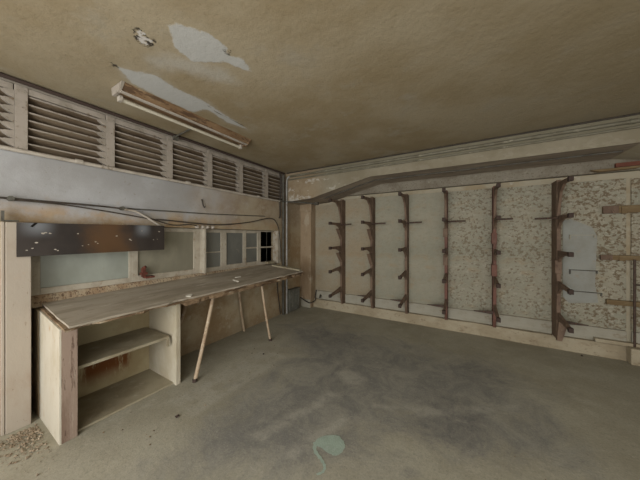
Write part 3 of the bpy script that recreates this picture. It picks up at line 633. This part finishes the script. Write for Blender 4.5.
tag(obj('yellow_batten', MB().prism([(1.36, 2.335), (1.44, 2.305), (1.75, 2.31), (1.8, 2.335)], 'y', 4.33, 4.395), M_wood, base=(1.5, 4.36, 2.32), bevel=.002), 'thin olive wooden batten below the red-brown batten', 'batten')
tag(obj('wall_pole', MB().tube([(1.745, 4.40, .172), (1.745, 4.40, .75), (1.745, 4.40, 1.23)], .011, 8).tube([(1.745, 4.40, .93), (1.9, 4.40, .93)], .009, 6), M_rod, base=(1.745, 4.4, .17)), 'thin black vertical rod standing on the kerb at the right edge', 'rod')
tag(obj('wooden_block', MB().box(1.42, 1.80, 4.40, 4.466, .178, .222), M_kerb, base=(1.6, 4.44, .178), bevel=.005), 'tan wooden strip lying on the kerb at the right edge', 'block')
tag(obj('wooden_block', MB().box(1.68, 1.9, 4.30, 4.40, .0, .19), M_kerb, base=(1.8, 4.36, 0), bevel=.01), 'cream block on the floor against the kerb at the right edge', 'block')

# ------------------------------------------------------------------ ceiling light
M_rust = grime('rusty_brown_housing', (124, 100, 74), (98, 74, 52), (144, 126, 100), 5, (2, .4, 1), speck=((66, 48, 36), 14, .52, .7), rough=.6)
M_tube = NT('white_fluorescent_glass'); M_tube = M_tube.out((184, 178, 160), .4)
t = thing('ceiling_light', (-2.46, 1.5, CEIL), 'old rusty fluorescent batten light with one tube on the ceiling', 'ceiling light')
obj('housing', MB().prism([(-2.365, CEIL - .001), (-2.56, CEIL - .001), (-2.54, CEIL - .055), (-2.43, CEIL - .055)], 'y', .87, 2.22), M_rust, t, bevel=.003)
obj('rim', MB().box(-2.45, -2.42, .87, 2.22, CEIL - .066, CEIL - .054), M_rail, t)
for y in (.865, 2.225):
    obj('end_cap', MB().prism([(-2.36, CEIL - .001), (-2.565, CEIL - .001), (-2.55, CEIL - .07), (-2.44, CEIL - .07)], 'y', y - .012, y + .012), M_lou if y < 1 else M_rust, t, bevel=.003)
for y in (.90, 2.19):
    obj('socket', MB().box(-2.545, -2.50, y - .015, y + .015, CEIL - .105, CEIL - .052), M_rail, t, bevel=.004)
obj('tube', MB().tube([(-2.52, .915, CEIL - .088), (-2.52, 2.175, CEIL - .088)], .015, 12), M_tube, t)
tag(obj('ceiling_conduit', MB().tube([(-3.04, 1.64, CEIL - .03), (-2.8, 1.64, CEIL - .014), (-2.565, 1.62, CEIL - .014)], .010).box(-3.06, -3.02, 1.61, 1.67, CEIL - .07, CEIL - .02), M_pipedk, base=(-2.8, 1.64, CEIL - .014)), 'short conduit linking the ceiling light to the louver wall', 'conduit')

# ------------------------------------------------------------------ spilled paint
M_paint = grime('dried_green_paint', (150, 165, 152), (142, 156, 143), (158, 168, 158), 12, rough=.6)
sp_ = thing('paint_spill', (-.83, 1.54, .001), 'pale green dried paint spill with a thin tail on the floor', 'paint spill')
def blob(pts, k=5):
    c = [Vector((p[0], p[1], 0)) for p in pts]; q = smooth_path([c[-1]] + c + [c[0], c[1]], k)[k:-k]
    q = q[:-1]; a = random.Random(2)
    q = [Vector((v.x + a.uniform(-.004, .004), v.y + a.uniform(-.004, .004), .003)) for v in q]
    return MB().add(q, [list(range(len(q)))])
obj('puddle', blob(PT), M_paint, sp_)
tl = smooth_path([(-.935, 1.50, 0), (-.90, 1.44, 0), (-.83, 1.405, 0), (-.785, 1.375, 0), (-.775, 1.335, 0), (-.80, 1.30, 0)], 5)
tm = MB(); nn = len(tl); vv = []
for i_, p_ in enumerate(tl):
    d_ = (tl[min(i_ + 1, nn - 1)] - tl[max(i_ - 1, 0)]).normalized(); w_ = .013 * (1 - .5 * i_ / nn) * (1 + .35 * math.sin(i_ * 2.3))
    vv += [(p_.x - d_.y * w_, p_.y + d_.x * w_, .0025), (p_.x + d_.y * w_, p_.y - d_.x * w_, .0025)]
tm.add(vv, [(2 * i_, 2 * i_ + 1, 2 * i_ + 3, 2 * i_ + 2) for i_ in range(nn - 1)]); obj('paint_tail', tm, M_paint, sp_)

# ------------------------------------------------------------------ rubble
def rock(m, x, y, z, r, rr):
    fs = [(0, 2, 4), (2, 1, 4), (1, 3, 4), (3, 0, 4), (2, 0, 5), (1, 2, 5), (3, 1, 5), (0, 3, 5)]
    a = rr.random() * 6
    base = [(1, 0, 0), (-1, 0, 0), (0, 1, 0), (0, -1, 0), (0, 0, .7), (0, 0, -.5)]
    vs = []
    for (p, q, s) in base:
        k = rr.uniform(.6, 1.2) * r
        vs.append((x + k * (p * math.cos(a) - q * math.sin(a)), y + k * (p * math.sin(a) + q * math.cos(a)), z + .45 * r + k * s))
    m.add(vs, fs)
rr = random.Random(11); m = MB()
for k in range(650):
    x = rr.gauss(-2.83, .17); y = rr.gauss(.43, .07)
    if y > .50 and x > -3.06: y = .50 - rr.random() * .1
    if x < -2.93 and y < .50: x = -2.93 + rr.random() * .12
    rock(m, x, y, 0, rr.choice([.003, .004, .006, .012]), rr)
tag(obj('rubble', m, M_rub, base=(-2.86, .44, 0)), 'small plaster rubble and dust between the pier and the cabinet', 'rubble', kind='stuff')
m = MB()
for k in range(160):
    x = rr.uniform(-2.95, -1.9); y = rr.uniform(.7, 3.6)
    if x < -2.45 and y < 1.42: continue
    rock(m, x, y, 0, rr.choice([.003, .004, .006, .009]), rr)
for k in range(70):
    rock(m, rr.uniform(-1.9, 1.6), rr.uniform(1.2, 4.3), 0, rr.choice([.003, .004, .005]), rr)
tag(obj('floor_crumbs', m, M_edge, base=(-2.2, 2, 0)), 'small dark crumbs scattered on the floor in front of the worktop', 'crumbs', kind='stuff')
for (x, y, r, lb) in ((-2.05, 1.12, .022, 'dark stone chip on the floor in front of the open cabinet'), (-2.2, 2.28, .018, 'dark chip on the floor in front of the far table leg'), (1.27, 4.30, .02, 'dark chip on the floor by the kerb below the last upright')):
    m = MB(); rock(m, x, y, 0, r, rr); tag(obj('stone_chip', m, M_tip, base=(x, y, 0)), lb, 'stone')

# ------------------------------------------------------------------ light, world, camera
def area(name, loc, target, sx, sy, power, color):
    l = bpy.data.lights.new(name, 'AREA'); l.shape = 'RECTANGLE'; l.size = sx; l.size_y = sy; l.energy = power; l.color = color
    o = bpy.data.objects.new(name, l); COL.objects.link(o); o.location = loc
    o.rotation_euler = (Vector(target) - Vector(loc)).to_track_quat('-Z', 'Y').to_euler(); return o
area('rear_key_light', (-1.1, -2.2, 1.5), (-1.2, 3.0, 1.3), 2.4, 2.0, 104, (1, .99, .97))  # added soft key at the open side behind the camera; no doorway built
area('ceiling_fill_light', (.2, -1.4, .5), (-.6, 2.0, 3.2), 3.6, 2.4, 62, (1, .98, .95))  # added fill lamp aimed upward to brighten the ceiling
area('floor_fill_light', (.2, -1.2, 2.5), (-.8, 2.4, 0), 3.6, 2.0, 58, (1, .99, .96))  # added fill lamp aimed down and forward to lift the floor
area('side_light', (3.4, 1.0, 1.5), (-3, 1.6, 1.3), 2.6, 2.0, 22, (1, .98, .94))
W = bpy.data.worlds.new('world'); S.world = W; W.use_nodes = True
W.node_tree.nodes['Background'].inputs[0].default_value = (1, .985, .96, 1); W.node_tree.nodes['Background'].inputs[1].default_value = .9
cam = bpy.data.cameras.new('camera'); co = bpy.data.objects.new('camera', cam); COL.objects.link(co)
cam.sensor_width = 36; cam.lens = 242 / 640 * 36; cam.shift_y = -3 / 640; cam.clip_start = .05
co.location = (0, 0, 1.5); co.rotation_euler = (R(90), 0, R(30.8)); S.camera = co
